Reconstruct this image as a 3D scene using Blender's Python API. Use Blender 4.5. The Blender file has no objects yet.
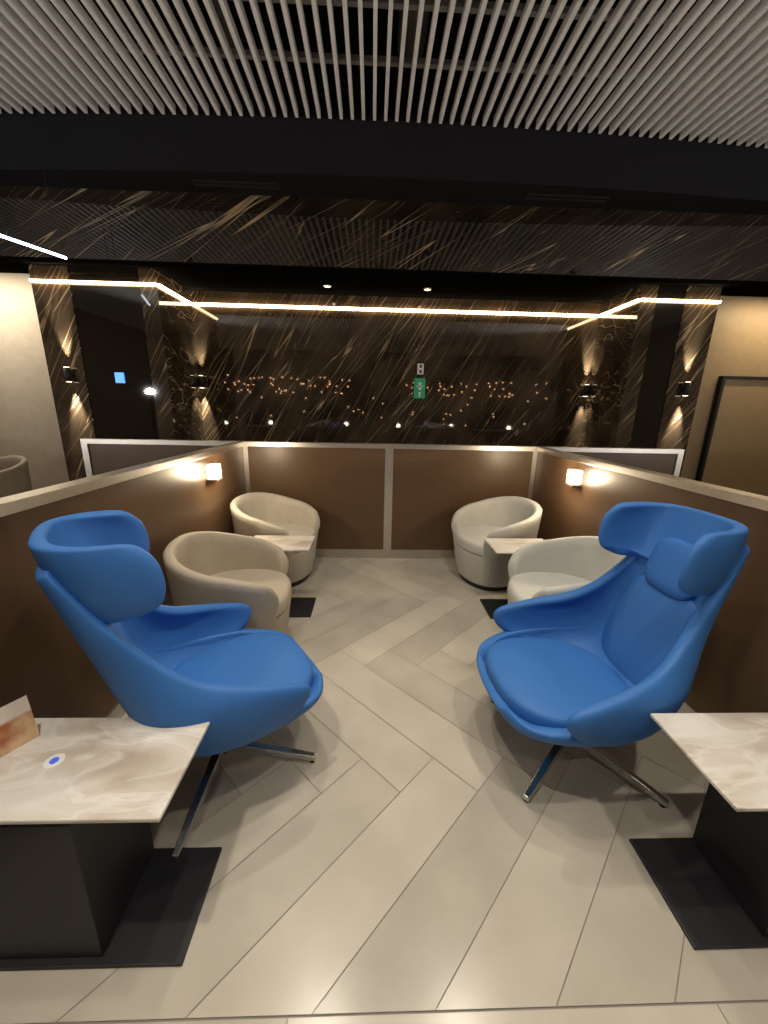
import bpy, bmesh, math, random
from mathutils import Vector, Matrix, Euler
random.seed(7)
scene = bpy.context.scene
try:
    scene.view_settings.view_transform = 'Standard'
    scene.view_settings.look = 'None'
except Exception as e:
    print(e)

# ------------------------------------------------------------------ materials
def newmat(name):
    m = bpy.data.materials.new(name); m.use_nodes = True
    nt = m.node_tree
    return m, nt, nt.nodes, nt.links, nt.nodes['Principled BSDF']

def simple(name, col, rough=0.5, metal=0.0, noise=0.06, nscale=12.0, bump=0.0, bscale=200.0, emis=None, estr=0.0, coat=0.0, ior=None, sheen=0.0, spec=None):
    m, nt, N, L, P = newmat(name)
    tc = N.new('ShaderNodeTexCoord')
    nz = N.new('ShaderNodeTexNoise'); nz.inputs['Scale'].default_value = nscale; nz.inputs['Detail'].default_value = 4
    L.new(tc.outputs['Object'], nz.inputs['Vector'])
    rp = N.new('ShaderNodeValToRGB')
    rp.color_ramp.elements[0].position = 0.3; rp.color_ramp.elements[1].position = 0.7
    rp.color_ramp.elements[0].color = [max(0, c*(1-noise)) for c in col] + [1]
    rp.color_ramp.elements[1].color = [min(1, c*(1+noise)) for c in col] + [1]
    L.new(nz.outputs['Fac'], rp.inputs['Fac'])
    L.new(rp.outputs['Color'], P.inputs['Base Color'])
    P.inputs['Roughness'].default_value = rough
    P.inputs['Metallic'].default_value = metal
    P.inputs['Coat Weight'].default_value = coat
    if ior: P.inputs['IOR'].default_value = ior
    if spec is not None: P.inputs['Specular IOR Level'].default_value = spec
    if sheen: P.inputs['Sheen Weight'].default_value = sheen
    if bump > 0:
        n2 = N.new('ShaderNodeTexNoise'); n2.inputs['Scale'].default_value = bscale; n2.inputs['Detail'].default_value = 3
        L.new(tc.outputs['Object'], n2.inputs['Vector'])
        b = N.new('ShaderNodeBump'); b.inputs['Strength'].default_value = bump; b.inputs['Distance'].default_value = 0.003
        L.new(n2.outputs['Fac'], b.inputs['Height']); L.new(b.outputs['Normal'], P.inputs['Normal'])
    if emis:
        P.inputs['Emission Color'].default_value = list(emis) + [1]
        P.inputs['Emission Strength'].default_value = estr
    return m

def marble_dark(name, angs=(60, 50, 68), dark=1.0, vein=1.0, ior=1.85):
    m, nt, N, L, P = newmat(name)
    tc = N.new('ShaderNodeTexCoord')
    base = N.new('ShaderNodeTexNoise'); base.inputs['Scale'].default_value = 1.6; base.inputs['Detail'].default_value = 6
    L.new(tc.outputs['Object'], base.inputs['Vector'])
    br = N.new('ShaderNodeValToRGB')
    br.color_ramp.elements[0].position = 0.35; br.color_ramp.elements[0].color = (0.022*dark, 0.016*dark, 0.010*dark, 1)
    br.color_ramp.elements[1].position = 0.75; br.color_ramp.elements[1].color = (0.095*dark, 0.066*dark, 0.042*dark, 1)
    L.new(base.outputs['Fac'], br.inputs['Fac'])
    prev = br.outputs['Color']
    for (ang, sx, sz, seed, wd, strength, colr) in [(angs[0], 3.0, 0.09, 0.0, 0.0030, 0.95, (0.58, 0.42, 0.23, 1)),
                                              (angs[1], 4.6, 0.12, 5.3, 0.0030, 0.85, (0.62, 0.50, 0.35, 1)),
                                              (angs[2], 7.5, 0.15, 11.0, 0.004, 0.6, (0.44, 0.31, 0.17, 1)),
                                              (angs[0]-6, 12.0, 0.2, 17.0, 0.005, 0.45, (0.40, 0.28, 0.16, 1))]:
        mp = N.new('ShaderNodeMapping'); mp.inputs['Rotation'].default_value = (0, math.radians(ang), 0)
        mp.inputs['Location'].default_value = (seed, seed, seed)
        L.new(tc.outputs['Object'], mp.inputs['Vector'])
        mp2 = N.new('ShaderNodeMapping'); mp2.inputs['Scale'].default_value = (sz, 1.0, sx)
        L.new(mp.outputs['Vector'], mp2.inputs['Vector'])
        nz = N.new('ShaderNodeTexNoise'); nz.inputs['Scale'].default_value = 1.0; nz.inputs['Detail'].default_value = 2
        nz.inputs['Roughness'].default_value = 0.5; nz.inputs['Distortion'].default_value = 0.05
        L.new(mp2.outputs['Vector'], nz.inputs['Vector'])
        rp = N.new('ShaderNodeValToRGB'); cr = rp.color_ramp
        cr.elements[0].position = 0.5 - wd; cr.elements[0].color = (0, 0, 0, 1)
        cr.elements[1].position = 0.5 + wd; cr.elements[1].color = (0, 0, 0, 1)
        s_ = min(1, strength*vein)
        e = cr.elements.new(0.5); e.color = (s_, s_, s_, 1)
        L.new(nz.outputs['Fac'], rp.inputs['Fac'])
        mk = N.new('ShaderNodeTexNoise'); mk.inputs['Scale'].default_value = 1.6; mk.inputs['Detail'].default_value = 4
        L.new(mp.outputs['Vector'], mk.inputs['Vector'])
        mr = N.new('ShaderNodeMapRange'); mr.inputs['From Min'].default_value = 0.38; mr.inputs['From Max'].default_value = 0.62
        L.new(mk.outputs['Fac'], mr.inputs['Value'])
        mu = N.new('ShaderNodeMath'); mu.operation = 'MULTIPLY'
        L.new(rp.outputs['Color'], mu.inputs[0]); L.new(mr.outputs['Result'], mu.inputs[1])
        mx = N.new('ShaderNodeMixRGB'); mx.inputs['Color2'].default_value = colr
        L.new(mu.outputs[0], mx.inputs['Fac']); L.new(prev, mx.inputs['Color1'])
        prev = mx.outputs['Color']
    L.new(prev, P.inputs['Base Color'])
    P.inputs['Roughness'].default_value = 0.03
    P.inputs['IOR'].default_value = ior
    return m

def marble_light(name):
    m, nt, N, L, P = newmat(name)
    tc = N.new('ShaderNodeTexCoord')
    mp = N.new('ShaderNodeMapping'); mp.inputs['Scale'].default_value = (0.6, 1.5, 1.0); mp.inputs['Rotation'].default_value = (0, 0, 0.5)
    L.new(tc.outputs['Object'], mp.inputs['Vector'])
    nz = N.new('ShaderNodeTexNoise'); nz.inputs['Scale'].default_value = 4.0; nz.inputs['Detail'].default_value = 8; nz.inputs['Distortion'].default_value = 0.5
    L.new(mp.outputs['Vector'], nz.inputs['Vector'])
    rp = N.new('ShaderNodeValToRGB'); cr = rp.color_ramp
    cr.elements[0].position = 0.30; cr.elements[0].color = (0.34, 0.27, 0.21, 1)
    cr.elements[1].position = 0.64; cr.elements[1].color = (0.68, 0.66, 0.62, 1)
    e = cr.elements.new(0.47); e.color = (0.56, 0.51, 0.45, 1)
    L.new(nz.outputs['Fac'], rp.inputs['Fac'])
    n2 = N.new('ShaderNodeTexNoise'); n2.inputs['Scale'].default_value = 4.0; n2.inputs['Detail'].default_value = 6; n2.inputs['Distortion'].default_value = 0.9
    L.new(mp.outputs['Vector'], n2.inputs['Vector'])
    r2 = N.new('ShaderNodeValToRGB'); c2 = r2.color_ramp
    c2.elements[0].position = 0.47; c2.elements[0].color = (0, 0, 0, 1)
    c2.elements[1].position = 0.53; c2.elements[1].color = (0, 0, 0, 1)
    e = c2.elements.new(0.5); e.color = (0.35, 0.35, 0.35, 1)
    L.new(n2.outputs['Fac'], r2.inputs['Fac'])
    mx = N.new('ShaderNodeMixRGB'); mx.inputs['Color2'].default_value = (0.84, 0.83, 0.80, 1)
    L.new(r2.outputs['Color'], mx.inputs['Fac']); L.new(rp.outputs['Color'], mx.inputs['Color1'])
    L.new(mx.outputs['Color'], P.inputs['Base Color'])
    P.inputs['Roughness'].default_value = 0.3
    return m

def floor_mat(name):
    m, nt, N, L, P = newmat(name)
    tc = N.new('ShaderNodeTexCoord')
    at = N.new('ShaderNodeAttribute'); at.attribute_name = 'tint'
    nz = N.new('ShaderNodeTexNoise'); nz.inputs['Scale'].default_value = 3.0; nz.inputs['Detail'].default_value = 6
    L.new(tc.outputs['Object'], nz.inputs['Vector'])
    rp = N.new('ShaderNodeValToRGB')
    rp.color_ramp.elements[0].position = 0.3; rp.color_ramp.elements[0].color = (0.43, 0.395, 0.34, 1)
    rp.color_ramp.elements[1].position = 0.7; rp.color_ramp.elements[1].color = (0.53, 0.49, 0.425, 1)
    L.new(nz.outputs['Fac'], rp.inputs['Fac'])
    mu = N.new('ShaderNodeMixRGB'); mu.blend_type = 'MULTIPLY'; mu.inputs['Fac'].default_value = 1
    L.new(rp.outputs['Color'], mu.inputs['Color1']); L.new(at.outputs['Color'], mu.inputs['Color2'])
    L.new(mu.outputs['Color'], P.inputs['Base Color'])
    P.inputs['Roughness'].default_value = 0.22
    return m

def emit(name, col, s):
    m, nt, N, L, P = newmat(name)
    P.inputs['Base Color'].default_value = list(col) + [1]
    P.inputs['Emission Color'].default_value = list(col) + [1]
    P.inputs['Emission Strength'].default_value = s
    return m

M_MARBLE = marble_dark('dark_veined_marble')
M_MARBLE_H = marble_dark('dark_veined_marble_header', angs=(32, 24, 42), dark=0.4, ior=1.6, vein=0.75)
M_TABLE = marble_light('light_marble')
M_FLOOR = floor_mat('floor_tile')
M_GROUT = simple('grout', (0.24, 0.21, 0.18), 0.8)
M_BLUE = simple('blue_leather', (0.036, 0.155, 0.46), 0.56, bump=0.15, bscale=320, noise=0.05, nscale=5, spec=0.35)
M_CREAM_DIM = simple('pale_fabric_dim', (0.43, 0.37, 0.29), 0.65, bump=0.1, bscale=300, noise=0.04)  # pale fabric darkened: the weaker light on those chairs is in this colour
M_CREAM = simple('pale_fabric', (0.50, 0.46, 0.39), 0.65, bump=0.1, bscale=300, noise=0.04)
M_CREAM_LIT = simple('pale_fabric_lit', (0.53, 0.53, 0.50), 0.65, bump=0.1, bscale=300, noise=0.04)  # same fabric lightened: brighter light on the right-hand pair is in this colour
M_BROWN = simple('brown_panel', (0.115, 0.066, 0.034), 0.34, noise=0.05, nscale=6)
M_STEEL = simple('brushed_steel', (0.66, 0.63, 0.58), 0.34, 1.0, noise=0.05, nscale=40)
M_CHROME = simple('chrome', (0.62, 0.62, 0.62), 0.22, 1.0)
M_DARKMETAL = simple('dark_metal', (0.020, 0.020, 0.024), 0.5, 0.3)
M_BLACK = simple('black_paint', (0.006, 0.006, 0.007), 0.7)
M_SOFFIT = simple('soffit_black', (0.004, 0.004, 0.004), 0.9, spec=0.0)
M_BEAM = simple('beam_black', (0.010, 0.010, 0.012), 0.8, spec=0.2)
M_GLASS = simple('dark_glass', (0.008, 0.007, 0.006), 0.02, ior=1.8)
M_SLAT = simple('slat_white', (0.88, 0.88, 0.88), 0.5)
M_DUCT = simple('duct_gray', (0.20, 0.195, 0.19), 0.6)
M_PLASTER = simple('plaster_cream', (0.55, 0.48, 0.38), 0.8)
M_GOLD = simple('gold_panel', (0.35, 0.25, 0.135), 0.5)
M_LED = emit('led_warm', (1.0, 0.74, 0.42), 14)
M_STREAK = emit('led_streak_cool', (0.75, 0.85, 1.0), 8)  # glow of the reflected lamp streak
M_LAMP = emit('lamp_glass', (1.0, 0.80, 0.55), 7)
M_BULB = emit('bulb_warm', (1.0, 0.50, 0.22), 17)
M_BULBW = emit('bulb_white', (1.0, 0.85, 0.65), 28)
M_WHITE = simple('white_plastic', (0.75, 0.75, 0.75), 0.4)
M_GREEN = emit('exit_green', (0.02, 0.20, 0.09), 0.35)
M_SCREEN = emit('screen_blue', (0.10, 0.30, 1.0), 1.6)

# ------------------------------------------------------------------ helpers
def link(ob, parent=None):
    scene.collection.objects.link(ob)
    if parent: ob.parent = parent
    return ob

def empty(name, loc=(0, 0, 0), rot=0):
    e = bpy.data.objects.new(name, None); e.location = loc; e.rotation_euler = (0, 0, rot)
    e.empty_display_size = 0.1
    scene.collection.objects.link(e); return e

def mesh_ob(name, verts, faces, mat, parent=None, smooth=False):
    me = bpy.data.meshes.new(name); me.from_pydata([tuple(v) for v in verts], [], faces); me.update()
    bm = bmesh.new(); bm.from_mesh(me); bmesh.ops.recalc_face_normals(bm, faces=bm.faces); bm.to_mesh(me); bm.free()
    if smooth:
        for p in me.polygons: p.use_smooth = True
    ob = bpy.data.objects.new(name, me)
    if mat: me.materials.append(mat)
    return link(ob, parent)

def boxgeo(c, d):
    cx, cy, cz = c; dx, dy, dz = d[0]/2, d[1]/2, d[2]/2
    v = [(cx+sx*dx, cy+sy*dy, cz+sz*dz) for sx in (-1, 1) for sy in (-1, 1) for sz in (-1, 1)]
    f = [(0, 1, 3, 2), (4, 6, 7, 5), (0, 4, 5, 1), (2, 3, 7, 6), (0, 2, 6, 4), (1, 5, 7, 3)]
    return v, f

def box(name, lo, hi, mat, parent=None, bevel=0.0, seg=2):
    c = [(a+b)/2 for a, b in zip(lo, hi)]; d = [abs(b-a) for a, b in zip(lo, hi)]
    v, f = boxgeo((0, 0, 0), d)
    ob = mesh_ob(name, v, f, mat, parent); ob.location = c
    if bevel:
        b = ob.modifiers.new('bevel', 'BEVEL'); b.width = bevel; b.segments = seg
    return ob

def multibox(name, boxes, mat, parent=None):
    V = []; F = []
    for lo, hi in boxes:
        c = [(a+b)/2 for a, b in zip(lo, hi)]; d = [abs(b-a) for a, b in zip(lo, hi)]
        v, f = boxgeo(c, d); o = len(V); V += v; F += [tuple(i+o for i in q) for q in f]
    return mesh_ob(name, V, F, mat, parent)

def cyl(name, p0, p1, r0, r1, mat, parent=None, n=24):
    p0 = Vector(p0); p1 = Vector(p1); ax = (p1-p0)
    q = ax.to_track_quat('Z', 'Y').to_matrix()
    V = []; F = []
    for p, r in ((p0, r0), (p1, r1)):
        for i in range(n):
            a = 2*math.pi*i/n
            V.append(p + q @ Vector((r*math.cos(a), r*math.sin(a), 0)))
    for i in range(n):
        j = (i+1) % n; F.append((i, j, n+j, n+i))
    F.append(tuple(range(n))[::-1]); F.append(tuple(range(n, 2*n)))
    ob = mesh_ob(name, V, F, mat, parent)
    for p in ob.data.polygons: p.use_smooth = len(p.vertices) == 4
    return ob

def interp(keys, t):
    n = len(keys)-1; x = max(0, min(n-1e-6, t*n)); i = int(x); f = x-i
    def g(k): return keys[max(0, min(n, k))]
    p0, p1, p2, p3 = g(i-1), g(i), g(i+1), g(i+2)
    return [0.5*((2*b)+(-a+c)*f+(2*a-5*b+4*c-d)*f*f+(-a+3*b-3*c+d)*f**3) for a, b, c, d in zip(p0, p1, p2, p3)]

def shell(name, keys, mat, parent, nu=19, nv=20, thick=0.05):
    V = []; F = []
    for j in range(nv):
        ys, zs, yr, zr, w, e = interp(keys, j/(nv-1))
        for i in range(nu):
            u = -1+2*i/(nu-1); ph = abs(u)*math.pi/2
            s = math.sin(ph)**e; b = 1-max(0, math.cos(ph))**e
            V.append((math.copysign(w*s, u), ys+(yr-ys)*b, zs+(zr-zs)*b))
    for j in range(nv-1):
        for i in range(nu-1):
            a = j*nu+i; F.append((a, a+1, a+nu+1, a+nu))
    me = bpy.data.meshes.new(name); me.from_pydata(V, [], F); me.update()
    for p in me.polygons: p.use_smooth = True
    me.materials.append(mat)
    ob = link(bpy.data.objects.new(name, me), parent)
    s = ob.modifiers.new('solid', 'SOLIDIFY'); s.thickness = thick; s.offset = 0; s.use_even_offset = False
    ss = ob.modifiers.new('sub', 'SUBSURF'); ss.levels = 2; ss.render_levels = 2
    return ob

def superell(name, dims, mat, parent, loc=(0, 0, 0), rot=(0, 0, 0), e1=0.35, e2=0.55, nu=48, nv=24):
    a, b, c = dims[0]/2, dims[1]/2, dims[2]/2
    def pw(x, p): return math.copysign(abs(x)**p, x)
    V = []; F = []
    for j in range(nv+1):
        ph = -math.pi/2+math.pi*j/nv
        for i in range(nu):
            th = 2*math.pi*i/nu
            V.append((a*pw(math.cos(ph), e1)*pw(math.cos(th), e2), b*pw(math.cos(ph), e1)*pw(math.sin(th), e2), c*pw(math.sin(ph), e1)))
    for j in range(nv):
        for i in range(nu):
            k = (i+1) % nu; F.append((j*nu+i, j*nu+k, (j+1)*nu+k, (j+1)*nu+i))
    ob = mesh_ob(name, V, F, mat, parent, smooth=True)
    bm = bmesh.new(); bm.from_mesh(ob.data); bmesh.ops.remove_doubles(bm, verts=bm.verts, dist=1e-5)
    bmesh.ops.recalc_face_normals(bm, faces=bm.faces); bm.to_mesh(ob.data); bm.free()
    ob.location = loc; ob.rotation_euler = rot
    return ob

def light(name, kind, loc, energy, col, parent=None, target=None, **kw):
    ld = bpy.data.lights.new(name, kind); ld.energy = energy; ld.color = col
    for k, v in kw.items(): setattr(ld, k, v)
    ob = bpy.data.objects.new(name, ld); ob.location = loc
    if target is not None:
        ob.rotation_euler = (Vector(target)-Vector(loc)).to_track_quat('-Z', 'Y').to_euler()
    return link(ob, parent)

# ------------------------------------------------------------------ camera
F_PX = 385.0
PITCH, YAW, ROLL = 15.0, 2.0, 1.2
CAM = Vector((-0.19, 0.0, 1.60))
cd = bpy.data.cameras.new('camera'); cam = bpy.data.objects.new('camera', cd)
scene.collection.objects.link(cam); scene.camera = cam
cd.sensor_width = 36; cd.sensor_fit = 'AUTO'; cd.lens = F_PX/1024*36; cd.clip_start = 0.02
R = Matrix.Rotation(math.radians(-YAW), 3, 'Z') @ Matrix.Rotation(math.radians(90-PITCH), 3, 'X') @ Matrix.Rotation(math.radians(ROLL), 3, 'Z')
cam.location = CAM; cam.rotation_euler = R.to_euler()

# ------------------------------------------------------------------ floor
def build_floor():
    W = 0.24; n = 5; g = 0.0015; ang = math.radians(-45)
    polys = []
    ca, sa = math.cos(ang), math.sin(ang)
    ox, oy = 0.05, 1.29
    Y0, Y1, X0, X1 = 0.665, 6.3, -7.6, 7.6
    def clip(poly, axis, val, keep_gt):
        out = []
        for k in range(len(poly)):
            p, q = poly[k], poly[(k+1) % len(poly)]
            ip = (p[axis] >= val) if keep_gt else (p[axis] <= val)
            iq = (q[axis] >= val) if keep_gt else (q[axis] <= val)
            if ip: out.append(p)
            if ip != iq:
                t = (val-p[axis])/(q[axis]-p[axis])
                out.append((p[0]+t*(q[0]-p[0]), p[1]+t*(q[1]-p[1])))
        return out
    R_ = 56
    for a in range(-R_, R_):
        for kind in (0, 1):
            for m in range(-10, 11):
                if kind == 0:
                    j = a; i = j + 2*n*m
                    x0, y0, x1, y1 = i*W, j*W, (i+n)*W, (j+1)*W
                else:
                    i = a; j = i+1+2*n*m
                    x0, y0, x1, y1 = i*W, j*W, (i+1)*W, (j+n)*W
                pts = [(x0+g, y0+g), (x1-g, y0+g), (x1-g, y1-g), (x0+g, y1-g)]
                pts = [(-(ox+ca*x-sa*y), oy+sa*x+ca*y) for x, y in pts]
                for axis, val, kg in ((0, X0, True), (0, X1, False), (1, Y0, True), (1, Y1, False)):
                    if pts: pts = clip(pts, axis, val, kg)
                if len(pts) >= 3: polys.append(pts)
    y = Y0-0.004
    row = 0
    while y > -8:
        x = X0 - (row % 2)*0.6
        while x < X1:
            a0, a1 = max(x+g, X0), min(x+1.2-g, X1)
            if a1 > a0: polys.append([(a0, y-0.30+g), (a1, y-0.30+g), (a1, y-g), (a0, y-g)])
            x += 1.2
        y -= 0.30; row += 1
    V = []; F = []; T = []
    for p in polys:
        o = len(V); t = random.uniform(0.86, 1.05)
        V += [(x, y, 0.0) for x, y in p]; F.append(tuple(range(o, o+len(p)))); T += [t]*len(p)
    o = len(V); V += [(X0-1.4, -8, -0.004), (X1+1.4, -8, -0.004), (X1+1.4, 6.4, -0.004), (X0-1.4, 6.4, -0.004)]; F.append((o, o+1, o+2, o+3)); T += [1]*4
    me = bpy.data.meshes.new('floor'); me.from_pydata(V, [], F); me.update()
    ca_ = me.color_attributes.new('tint', 'FLOAT_COLOR', 'POINT')
    for i, t in enumerate(T): ca_.data[i].color = (t, t, t*0.985, 1)
    me.materials.append(M_FLOOR); me.materials.append(M_GROUT)
    me.polygons[len(F)-1].material_index = 1
    for p in me.polygons:
        if p.normal.z < 0: p.flip()
    link(bpy.data.objects.new('floor', me))
build_floor()

# ------------------------------------------------------------------ ceiling
Zc = 4.12
def bow(x): return 4.30+0.010*x*x      # the bulkhead is gently bowed in plan
box('ceiling', (-9, -8, 5.3), (9, 6.6, 5.4), M_BLACK)
bx = []
x = -8.4
while x < 8.4:
    bx.append(((x-0.014, -7.5, Zc), (x+0.014, bow(x)-0.01, Zc+0.07))); x += 0.10
multibox('ceiling_slats', bx, M_SLAT)
bx = []
y = -7
while y < 4.2:
    bx.append(((-8.5, y-0.02, Zc+0.072), (8.5, y+0.02, Zc+0.11))); y += 0.45
multibox('ceiling_carrier_rails', bx, M_DUCT)
for nm, X, rr, z in (('ceiling_duct', -3.2, 0.22, 4.75), ('ceiling_duct', 0.1, 0.12, 4.6), ('ceiling_duct', 3.4, 0.25, 4.8), ('ceiling_duct', 1.7, 0.07, 4.5), ('ceiling_duct', -1.4, 0.06, 4.5)):
    cyl(nm, (X, -7, z), (X, 4.2, z), rr, rr, M_DUCT)
V = []; F = []; nb = 36
for i in range(nb+1):
    x = -9+18*i/nb; yb = bow(x)
    V += [(x, yb, 3.70), (x, yb, 5.3), (x, 4.72+0.010*x*x, 5.3), (x, 4.72+0.010*x*x, 3.70)]
for i in range(nb):
    for k in range(4):
        a = i*4+k; b = i*4+(k+1) % 4; F.append((a, b, b+4, a+4))
F.append((0, 1, 2, 3)); F.append((nb*4, nb*4+1, nb*4+2, nb*4+3))
mesh_ob('ceiling_beam', V, F, M_BEAM)
box('ceiling_header', (-9, 4.72, 3.07), (9, 4.83, 5.3), M_MARBLE_H)
box('glare_cap_1', (-9, 4.722, 3.055), (9, 4.83, 3.07), M_SOFFIT)  # black cap added under the header to stop the LED strip reflecting there
box('ceiling_soffit', (-9, 4.83, 3.10), (9, 6.25, 3.2), M_SOFFIT)
for X in (-0.78, 0.50):
    p = empty('recessed_spotlight', (X, 5.5, 3.10))
    cyl('ring', (0, 0, -0.012), (0, 0, 0), 0.045, 0.05, M_STEEL, p)
    cyl('lens', (0, 0, -0.015), (0, 0, -0.012), 0.022, 0.022, M_LAMP, p)
for X in (-1.55, 1.75):
    p = empty('air_diffuser', (X, bow(X)+0.2, 3.70))
    multibox('slot', [((-0.42, -0.05, -0.012), (0.42, -0.02, 0.0)), ((-0.42, 0.02, -0.012), (0.42, 0.05, 0.0))], M_BLACK, p)

# ------------------------------------------------------------------ marble alcove
D1 = 5.05; D2 = 5.92
NL, NR = -2.69, 3.02; XL, XR = -4.10, 4.0
box('wall_back', (NL-0.1, D2, 0), (NR+0.1, D2+0.12, 3.1), M_MARBLE)
box('wall_alcove_left', (NL-0.1, D1+0.12, 0), (NL, D2, 3.1), M_MARBLE)
box('wall_alcove_right', (NR, D1+0.12, 0), (NR+0.1, D2, 3.1), M_MARBLE)
box('wall_pier_inner_left', (NL-0.2, D1, 0), (NL, D1+0.12, 3.1), M_MARBLE)
box('wall_pier_inner_right', (NR, D1, 0), (NR+0.2, D1+0.12, 3.1), M_MARBLE)
box('window_1', (XL+0.42, D1+0.01, 0), (NL-0.2, D1+0.12, 3.1), M_GLASS)
box('window_2', (NR+0.2, D1+0.01, 0), (XR-0.42, D1+0.12, 3.1), M_GLASS)
box('wall_pier_outer_left', (XL, D1, 0), (XL+0.42, D1+0.12, 3.1), M_MARBLE)
box('wall_pier_outer_right', (XR-0.42, D1, 0), (XR, D1+0.12, 3.1), M_MARBLE)
zl = 2.915
led = empty('led_strip_light', (0, 0, 0))
multibox('strip', [((NL+.03, D2-0.03, zl), (NR-.03, D2-0.002, zl+0.034)),
      ((NL+.002, D1+.0, zl), (NL+.03, D2-.03, zl+0.026)), ((NR-.03, D1, zl), (NR-.002, D2-.03, zl+0.026)),
      ((XL, D1-0.03, zl), (NL, D1-0.002, zl+0.026)), ((NR, D1-.03, zl), (XR, D1-.002, zl+.026))], M_LED, led)
box('wall_back_left', (-9, 5.4, 0), (-4.3, 5.5, 3.1), M_PLASTER)
box('wall_return_left', (XL-0.1, D1+0.12, 0), (XL, 5.5, 3.1), M_BLACK)
box('wall_back_right', (4.1, 5.4, 0), (9, 5.5, 3.1), M_GOLD)
box('wall_return_right', (XR, D1+0.12, 0), (XR+0.1, 5.5, 3.1), M_BLACK)
box('wall_left', (-9.1, -8, 0), (-9, 6.6, 5.4), M_PLASTER)
box('wall_right', (9, -8, 0), (9.1, 6.6, 5.4), M_PLASTER)
box('wall_front', (-9, -8.1, 0), (9, -8, 5.4), M_BLACK)
light('cove_light', 'AREA', (-5.0, 4.95, 3.02), 26, (1, .87, .68), None, (-5.0, 5.4, 1.3), shape='RECTANGLE', size=1.4, size_y=0.08)
light('cove_light', 'AREA', (5.3, 5.0, 3.02), 20, (1, .80, .52), None, (5.3, 5.4, 1.0), shape='RECTANGLE', size=1.6, size_y=0.1)
df = empty('door_1')
multibox('frame', [((4.52, 5.33, 0), (4.56, 5.4, 2.08)), ((4.52, 5.33, 2.08), (5.7, 5.4, 2.12)), ((5.66, 5.33, 0), (5.7, 5.4, 2.08))], M_BLACK, df)
box('leaf', (4.56, 5.36, 0), (5.66, 5.395, 2.08), M_GOLD, df)

def sconce(loc, ny=(0, -1, 0), e=200):
    p = empty('wall_sconce', loc)
    n = Vector(ny); c = n*0.06
    cyl('body', (c.x, c.y, -0.08), (c.x, c.y, 0.08), 0.034, 0.034, M_DARKMETAL, p)
    cyl('lens_bottom', (c.x, c.y, -0.084), (c.x, c.y, -0.081), 0.028, 0.028, M_LAMP, p)
    cyl('lens_top', (c.x, c.y, 0.081), (c.x, c.y, 0.084), 0.028, 0.028, M_LAMP, p)
    cyl('bracket', (0, 0, 0), tuple(n*0.05), 0.018, 0.018, M_DARKMETAL, p)
    for sgn in (-1, 1):
        light('bulb', 'SPOT', (c.x, c.y, sgn*0.09), e, (1, .88, .7), p, (c.x*0.1, c.y*0.1, sgn*0.5), spot_size=math.radians(34), spot_blend=1.0, shadow_soft_size=0.015)
for X, Y, E in ((XL+0.26, D1, 260), (XR-0.22, D1, 260), (NL+0.06, D2, 180), (NR-0.06, D2, 180)):
    sconce((X, Y, 1.92), e=E)

ex = empty('exit_sign', (0.50, D2-0.02, 1.90))
box('panel', (-0.08, -0.02, -0.14), (0.08, 0.02, 0.14), M_GREEN, ex)
multibox('pictogram', [((-0.02, -0.024, -0.02), (0.02, -0.021, 0.08)), ((-0.05, -0.024, 0.02), (0.05, -0.021, 0.035)), ((-0.012, -0.024, -0.12), (0.012, -0.021, -0.05))], M_WHITE, ex)
box('emergency_lamp', (-0.045, -0.03, 0.19), (0.045, 0.02, 0.34), M_WHITE, ex, 0.01)
multibox('emergency_lamp_lens', [((-0.014, -0.034, 0.21), (0.014, -0.031, 0.25)), ((-0.014, -0.034, 0.28), (0.014, -0.031, 0.32))], M_BLACK, ex)
ds = empty('wall_display', (-3.27, D1+0.01, 1.90))
box('screen', (-0.05, -0.02, -0.06), (0.05, 0.0, 0.06), M_SCREEN, ds)

pl = empty('linear_light_reflection', (0, 0, 0))  # reflection of a ceiling lamp built as a glowing tube; cables are added
cyl('tube', (-3.40, 3.90, 2.97), (-3.22, 4.40, 2.97), 0.012, 0.012, M_STREAK, pl)
cyl('added_cable', (-3.38, 3.95, 2.98), (-3.38, 3.95, 4.2), 0.003, 0.003, M_BLACK, pl)
cyl('added_cable', (-3.24, 4.33, 2.98), (-3.24, 4.33, 4.2), 0.003, 0.003, M_BLACK, pl)

# ------------------------------------------------------------------ partitions
PX = 1.5; PXR = 1.54; PY = 4.0; PH = 1.25
def back_partition():
    p = empty('partition_back')
    XW = 3.1
    box('panel', (-XW, PY, 0.10), (XW, PY+0.05, PH-0.04), M_BROWN, p)
    multibox('frame', [((-XW, PY-0.015, PH-0.045), (XW, PY+0.065, PH)),
        ((-XW, PY-0.012, 0.0), (XW, PY+0.06, 0.10)),
        ((-0.035, PY-0.012, 0.1), (0.035, PY, PH-0.045)), ((-0.05-.0, PY-0.006, 0.1), (-0.035, PY, PH-0.045)),
        ((-PX, PY-0.012, 0.1), (-PX+0.045, PY, PH-0.045)), ((PXR-0.045, PY-0.012, 0.1), (PXR, PY, PH-0.045)),
        ((-XW, PY-0.015, 0.1), (-XW+0.06, PY+0.06, PH-.045)), ((XW-0.06, PY-0.015, 0.1), (XW, PY+0.06, PH-.045))], M_STEEL, p)
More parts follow.
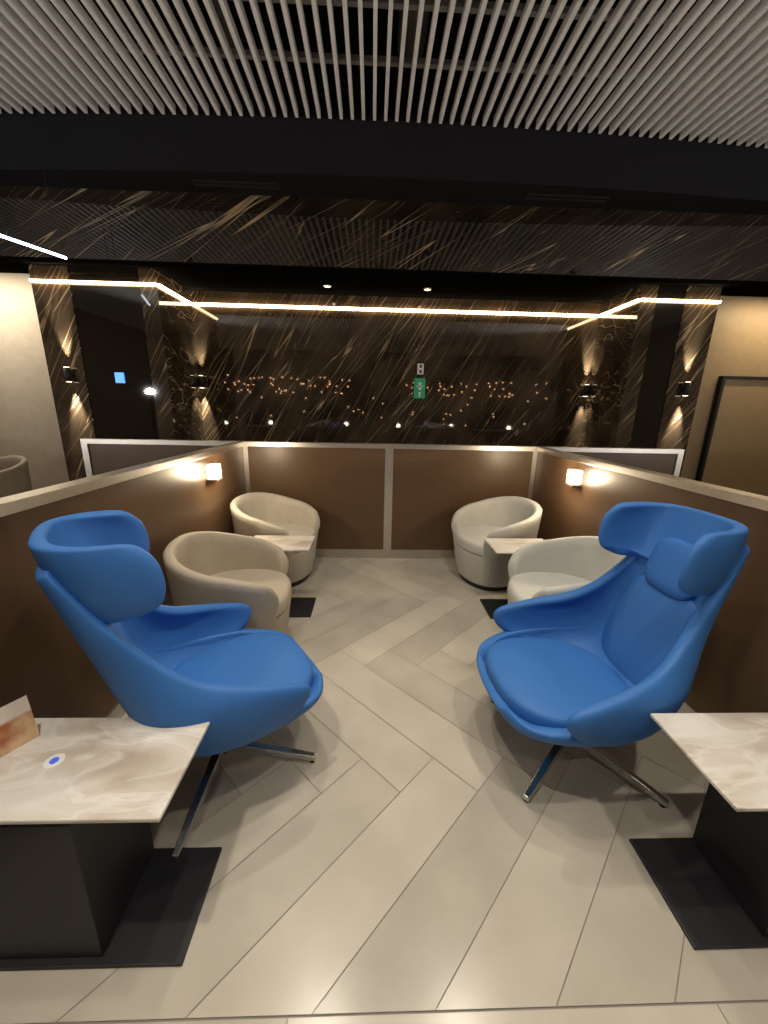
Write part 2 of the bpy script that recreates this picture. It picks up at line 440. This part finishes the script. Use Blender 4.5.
def side_partition(s, nm, PX):
    p = empty('partition_'+nm)
    def X(a, b): return sorted((s*a, s*b))
    x = X(PX, PX+0.05)
    box('panel', (x[0], -1.2, 0.09), (x[1], PY-.02, PH-0.04), M_BROWN, p)
    x = X(PX-0.015, PX+0.075)
    box('top_rail', (x[0], -1.2, PH-0.045), (x[1], PY-0.02, PH), M_STEEL, p, 0.003)
    x = X(PX-0.012, PX+0.06)
    box('skirting', (x[0], -1.2, 0.0), (x[1], PY-0.02, 0.09), M_STEEL, p)
    l = empty('wall_lamp', (s*PX, 3.13, 1.08))
    xx = sorted((0, -s*0.075))
    box('glass', (xx[0], -0.055, -0.05), (xx[1], 0.055, 0.06), M_LAMP, l, 0.006)
    xx = sorted((0, -s*0.08))
    box('plate', (xx[0], -0.06, -0.065), (xx[1], 0.06, -0.052), M_STEEL, l)
    light('bulb', 'POINT', (-s*0.13, 0, 0.0), 14, (1, .80, .54), l, shadow_soft_size=0.05)
back_partition(); side_partition(-1, 'left', PX); side_partition(1, 'right', PXR)

# ------------------------------------------------------------------ wing chair
def wing_chair(loc, rot, base_rot=0, R_LEG=0.40):
    p = empty('wingback_lounge_chair', loc, rot)
    bowl = [  # ys, zs, yr, zr, w, e
        (0.425, 0.385, 0.40, 0.395, 0.16, 0.9),
        (0.40, 0.345, 0.36, 0.40, 0.26, 0.9),
        (0.32, 0.315, 0.28, 0.42, 0.32, 0.9),
        (0.20, 0.295, 0.18, 0.44, 0.345, 0.88),
        (0.06, 0.285, 0.06, 0.455, 0.35, 0.85),
        (-0.08, 0.29, -0.06, 0.47, 0.34, 0.85),
        (-0.19, 0.325, -0.15, 0.49, 0.31, 0.85),
        (-0.26, 0.40, -0.22, 0.53, 0.27, 0.85)]
    shell('seat_bowl', bowl, M_BLUE, p, nu=21, nv=18, thick=0.05)
    back = [
        (-0.13, 0.335, 0.12, 0.385, 0.325, 0.75),
        (-0.20, 0.375, 0.235, 0.435, 0.355, 0.66),
        (-0.25, 0.43, 0.285, 0.495, 0.375, 0.60),
        (-0.285, 0.495, 0.265, 0.555, 0.38, 0.60),
        (-0.31, 0.565, 0.12, 0.60, 0.365, 0.64),
        (-0.335, 0.64, -0.07, 0.655, 0.315, 0.70),
        (-0.36, 0.725, -0.19, 0.745, 0.268, 0.74),
        (-0.385, 0.815, -0.27, 0.845, 0.238, 0.74),
        (-0.41, 0.91, -0.335, 0.94, 0.218, 0.72),
        (-0.435, 1.01, -0.385, 1.03, 0.205, 0.7),
        (-0.46, 1.12, -0.44, 1.13, 0.19, 0.7)]
    shell('back_and_arms', back, M_BLUE, p, nu=27, nv=26, thick=0.055)
    hk = [(-0.39, 0.915, -0.25, 0.955, 0.200, 0.7),
          (-0.405, 0.965, -0.18, 0.955, 0.230, 0.64),
          (-0.425, 1.03, -0.155, 1.00, 0.243, 0.60),
          (-0.445, 1.095, -0.155, 1.07, 0.247, 0.60),
          (-0.46, 1.155, -0.175, 1.135, 0.243, 0.60),
          (-0.47, 1.20, -0.23, 1.185, 0.228, 0.64)]
    shell('headrest', hk, M_BLUE, p, nu=21, nv=11, thick=0.046)
    superell('head_pillow', (0.28, 0.065, 0.25), M_BLUE, p, (0, -0.370, 0.945), (math.radians(14), 0, 0), 0.6, 0.6)
    superell('seat_cushion', (0.60, 0.62, 0.13), M_BLUE, p, (0, 0.105, 0.385), (math.radians(3), 0, 0), 0.5, 0.75)
    superell('back_cushion', (0.43, 0.06, 0.50), M_BLUE, p, (0, -0.292, 0.63), (math.radians(17), 0, 0), 0.6, 0.6)
    cyl('column', (0, 0, 0.06), (0, 0, 0.27), 0.024, 0.024, M_CHROME, p)
    cyl('mount_plate', (0, 0, 0.245), (0, 0, 0.27), 0.11, 0.13, M_DARKMETAL, p)
    cyl('hub', (0, 0, 0.055), (0, 0, 0.12), 0.036, 0.028, M_CHROME, p)
    for k in range(4):
        a = base_rot - rot + k*math.pi/2
        r = R_LEG
        d = Vector((math.cos(a), math.sin(a), 0)); q = Vector((-d.y, d.x, 0))
        V = []
        for (t, w, z0, z1) in ((0.0, 0.020, 0.07, 0.115), (r*0.6, 0.016, 0.034, 0.068), (r, 0.013, 0.008, 0.034)):
            for sg, z in ((-1, z0), (1, z0), (1, z1), (-1, z1)):
                V.append(d*t+q*w*sg+Vector((0, 0, z)))
        Fc = []
        for s_ in range(2):
            for i in range(4):
                j = (i+1) % 4; Fc.append((s_*4+i, s_*4+j, s_*4+4+j, s_*4+4+i))
        Fc += [(0, 1, 2, 3), (8, 9, 10, 11)]
        ob = mesh_ob('leg_%d' % (k+1), V, Fc, M_CHROME, p)
        b = ob.modifiers.new('b', 'BEVEL'); b.width = 0.004; b.segments = 2
        cyl('foot_%d' % (k+1), tuple(d*(r-0.015)), tuple(d*(r-0.015)+Vector((0, 0, 0.012))), 0.013, 0.013, M_BLACK, p)
    return p
wing_chair((-0.865, 1.465, 0), math.radians(-56), math.radians(-2), 0.43)
wing_chair((0.79, 1.52, 0), math.radians(93), math.radians(42), 0.42)

# ------------------------------------------------------------------ tub chairs
def tub_chair(loc, rot, mat, sc=1.07, zs=1.0):
    p = empty('tub_armchair', loc, rot)
    A = 0.36*sc; B = 0.35*sc; span = math.radians(138)
    n = 61
    V = []; F = []
    def plan(th, r):
        e = 0.82
        sx = math.copysign(abs(math.sin(th))**e, math.sin(th)); cy = math.copysign(abs(math.cos(th))**e, math.cos(th))
        return (A*r*sx, -B*r*cy)
    sec = 10
    for i in range(n):
        th = -span+2*span*i/(n-1); t = abs(th)/span
        h = 0.79*zs - 0.21*(t**1.6)
        if t > 0.90: h -= 0.06*((t-0.90)/0.10)**2
        prof = [(0.80, 0.05), (0.88, 0.20), (0.955, 0.40), (1.01, h-0.06), (1.02, h-0.02), (0.985, h), (0.90, h), (0.855, h-0.025), (0.84, h-0.07), (0.76, 0.33)]
        for r, z in prof:
            x, y = plan(th, r); V.append((x, y, z))
    for i in range(n-1):
        for k in range(sec-1):
            a = i*sec+k; F.append((a, a+1, a+sec+1, a+sec))
        F.append((i*sec+sec-1, i*sec, (i+1)*sec, (i+1)*sec+sec-1))
    F.append(tuple(range(sec))); F.append(tuple(range((n-1)*sec, n*sec)))
    ob = mesh_ob('back_shell', V, F, mat, p, smooth=True)
    b = ob.modifiers.new('b', 'BEVEL'); b.width = 0.012; b.segments = 3; b.limit_method = 'ANGLE'; b.angle_limit = math.radians(45)
    def block(nm, z0, z1, r0, r1, mat, bev):
        m = 64; V = []; F = []
        for z, r in ((z0, r0), (z1, r1)):
            for k in range(m):
                th = 2*math.pi*k/m; x, y = plan(th, r); V.append((x, y, z))
        for k in range(m):
            j = (k+1) % m; F.append((k, j, m+j, m+k))
        F.append(tuple(range(m))); F.append(tuple(range(m, 2*m)))
        o = mesh_ob(nm, V, F, mat, p, smooth=True)
        b = o.modifiers.new('b', 'BEVEL'); b.width = bev; b.segments = 4; b.limit_method = 'ANGLE'; b.angle_limit = math.radians(45)
        return o
    block('seat_base', 0.05, 0.345, 0.77, 0.88, mat, 0.01)
    block('seat_cushion', 0.345, 0.45, 0.90, 0.88, mat, 0.03)
    block('plinth', 0.0, 0.05, 0.70, 0.70, M_DARKMETAL, 0.004)
    return p
tub_chair((-1.05, 2.33, 0), math.radians(-84), M_CREAM_DIM)
tub_chair((-1.06, 3.50, 0), math.radians(-108), M_CREAM)
tub_chair((1.09, 2.31, 0), math.radians(84), M_CREAM_LIT)
tub_chair((0.98, 3.48, 0), math.radians(108), M_CREAM_LIT)
tub_chair((-4.6, 4.5, 0), math.radians(160), M_CREAM_DIM, 1.0, 1.22)

# ------------------------------------------------------------------ tables
def side_table(s, xe, yc, wtop=0.60):
    p = empty('side_table', (s*xe, yc, 0))
    def B(nm, a, b, y0, y1, z0, z1, mat, bev=0.0):
        x = sorted((s*a, s*b)); return box(nm, (x[0], y0, z0), (x[1], y1, z1), mat, p, bev)
    B('top', 0.0, wtop, -0.155, 0.19, 0.546, 0.560, M_TABLE, 0.004)
    B('underframe', 0.20, wtop-0.1, -0.10, 0.12, 0.528, 0.545, M_DARKMETAL)
    B('pillar', 0.24, wtop-0.12, -0.145, 0.14, 0.012, 0.528, M_DARKMETAL, 0.003)
    B('base_plate', 0.0, wtop-0.06, -0.165, 0.15, 0.0, 0.012, M_DARKMETAL, 0.003)
    return p
side_table(-1, 0.73, 0.93, 0.7); side_table(1, 0.825, 0.935, 0.68)
side_table(-1, 0.655, 2.895, 0.5); side_table(1, 0.77, 2.88, 0.5)

cs = empty('menu_card_stand', (-1.31, 1.0, 0.561), math.radians(60))
def card_mat():
    m, nt, N, L, P = newmat('card_print')
    tc = N.new('ShaderNodeTexCoord')
    sp = N.new('ShaderNodeSeparateXYZ'); L.new(tc.outputs['Object'], sp.inputs[0])
    nz = N.new('ShaderNodeTexNoise'); nz.inputs['Scale'].default_value = 16; L.new(tc.outputs['Object'], nz.inputs['Vector'])
    rp = N.new('ShaderNodeValToRGB'); rp.color_ramp.elements[0].position = 0.38; rp.color_ramp.elements[0].color = (0.40, 0.13, 0.05, 1)
    rp.color_ramp.elements[1].position = 0.62; rp.color_ramp.elements[1].color = (0.70, 0.48, 0.30, 1)
    L.new(nz.outputs['Fac'], rp.inputs['Fac'])
    mr = N.new('ShaderNodeMapRange'); mr.inputs['From Min'].default_value = 0.085; mr.inputs['From Max'].default_value = 0.095
    L.new(sp.outputs['Z'], mr.inputs['Value'])
    mx = N.new('ShaderNodeMixRGB'); mx.inputs['Color2'].default_value = (0.72, 0.65, 0.57, 1)
    L.new(mr.outputs['Result'], mx.inputs['Fac']); L.new(rp.outputs['Color'], mx.inputs['Color1'])
    L.new(mx.outputs['Color'], P.inputs['Base Color']); P.inputs['Roughness'].default_value = 0.4
    return m
V = [(-0.07, -0.03, 0), (0.07, -0.03, 0), (0.07, 0, 0.14), (-0.07, 0, 0.14), (0.07, 0.03, 0), (-0.07, 0.03, 0)]
mesh_ob('card', V, [(0, 1, 2, 3), (3, 2, 4, 5), (0, 5, 4, 1), (1, 4, 2), (0, 3, 5)], card_mat(), cs)
st = empty('blue_dot_sticker', (-1.13, 0.95, 0.560))  # printed sticker; its blue dot is given a faint glow of its own
cyl('ring', (0, 0, 0), (0, 0, 0.0015), 0.026, 0.026, M_WHITE, st)
cyl('dot', (0, 0, 0.0015), (0, 0, 0.0022), 0.012, 0.012, emit('dot_blue', (0.05, 0.12, 0.7), 0.3), st)

# ------------------------------------------------------------------ rest of the lounge behind the viewer (seen mirrored in the marble), plus added lights
def spheres(name, pts, r, mat, parent=None):
    bm = bmesh.new()
    for q in pts:
        bmesh.ops.create_icosphere(bm, subdivisions=2, radius=r, matrix=Matrix.Translation(q))
    me = bpy.data.meshes.new(name); bm.to_mesh(me); bm.free(); me.materials.append(mat)
    return link(bpy.data.objects.new(name, me), parent)
sl = empty('string_and_added_lights')
pts = []
for i in range(80):
    xx = random.choice([random.uniform(-6.5, -1.2), random.uniform(1.4, 6.0)])
    pts.append(Vector((xx, -5.0+random.uniform(-1.5, 1.5), random.choice([2.25, 2.5, 2.75])+random.uniform(-0.03, 0.03))))
for i in range(45):  # loose bulbs added to scatter city-like dots across the reflections
    pts.append(Vector((random.uniform(-8, 8), -6.0+random.uniform(-1, 1), random.uniform(0.9, 2.9))))
spheres('bulbs', pts, 0.024, M_BULB, sl)
multibox('wires', [((-6.6, -5.0, z), (6.6, -4.99, z+0.008)) for z in (2.3, 2.55, 2.8)], M_BLACK, sl)
for X, Y in ((-6.0, -4.0), (-4.6, -5.5), (-1.3, -5.2), (0.9, -4.5), (3.2, -5.0), (5.5, -4.4)):
    t = empty('table_lamp', (X, Y, 0))
    cyl('stand', (0, 0, 0), (0, 0, 0.85), 0.16, 0.02, M_DARKMETAL, t)
    spheres('globe', [Vector((0, 0, 0.93))], 0.08, M_BULBW, t)
for X in (-6.5, 6.5):
    t = empty('added_uplighter', (X, -1.5, 0))  # unseen uplighters added to brighten the ceiling slats
    cyl('base', (0, 0, 0), (0, 0, 0.03), 0.16, 0.16, M_DARKMETAL, t)
    cyl('stem', (0, 0, 0.03), (0, 0, 1.75), 0.014, 0.014, M_DARKMETAL, t)
    cyl('bowl', (0, 0, 1.75), (0, 0, 1.88), 0.04, 0.17, M_DARKMETAL, t)
    light('bulb', 'SPOT', (0, 0, 1.92), 620, (1, .95, .9), t, (-X*0.45, 2.6, 4), spot_size=math.radians(110), spot_blend=0.7, shadow_soft_size=0.1)
# ------------------------------------------------------------------ lights
def downlight(x, y, e, size=95, z=4.08, col=(1.0, 0.90, 0.75)):
    p = empty('ceiling_downlight', (x, y, z))
    cyl('can', (0, 0, 0), (0, 0, 0.12), 0.05, 0.05, M_DARKMETAL, p)
    light('bulb', 'SPOT', (0, 0, -0.01), e, col, p, (0, 0, -1), spot_size=math.radians(size), spot_blend=0.7, shadow_soft_size=0.06)
for x, y, e in ((-1.0, 0.2, 200), (1.0, 0.2, 150), (-0.6, 2.2, 115), (0.7, 2.2, 105), (0, -1.6, 190), (0.0, 1.2, 95), (-3.5, 1.5, 110), (3.5, 1.5, 110)):
    downlight(x, y, e)

w = bpy.data.worlds.new('world'); scene.world = w; w.use_nodes = True
w.node_tree.nodes['Background'].inputs['Color'].default_value = (0.9, 0.87, 0.82, 1)
w.node_tree.nodes['Background'].inputs['Strength'].default_value = 0.05
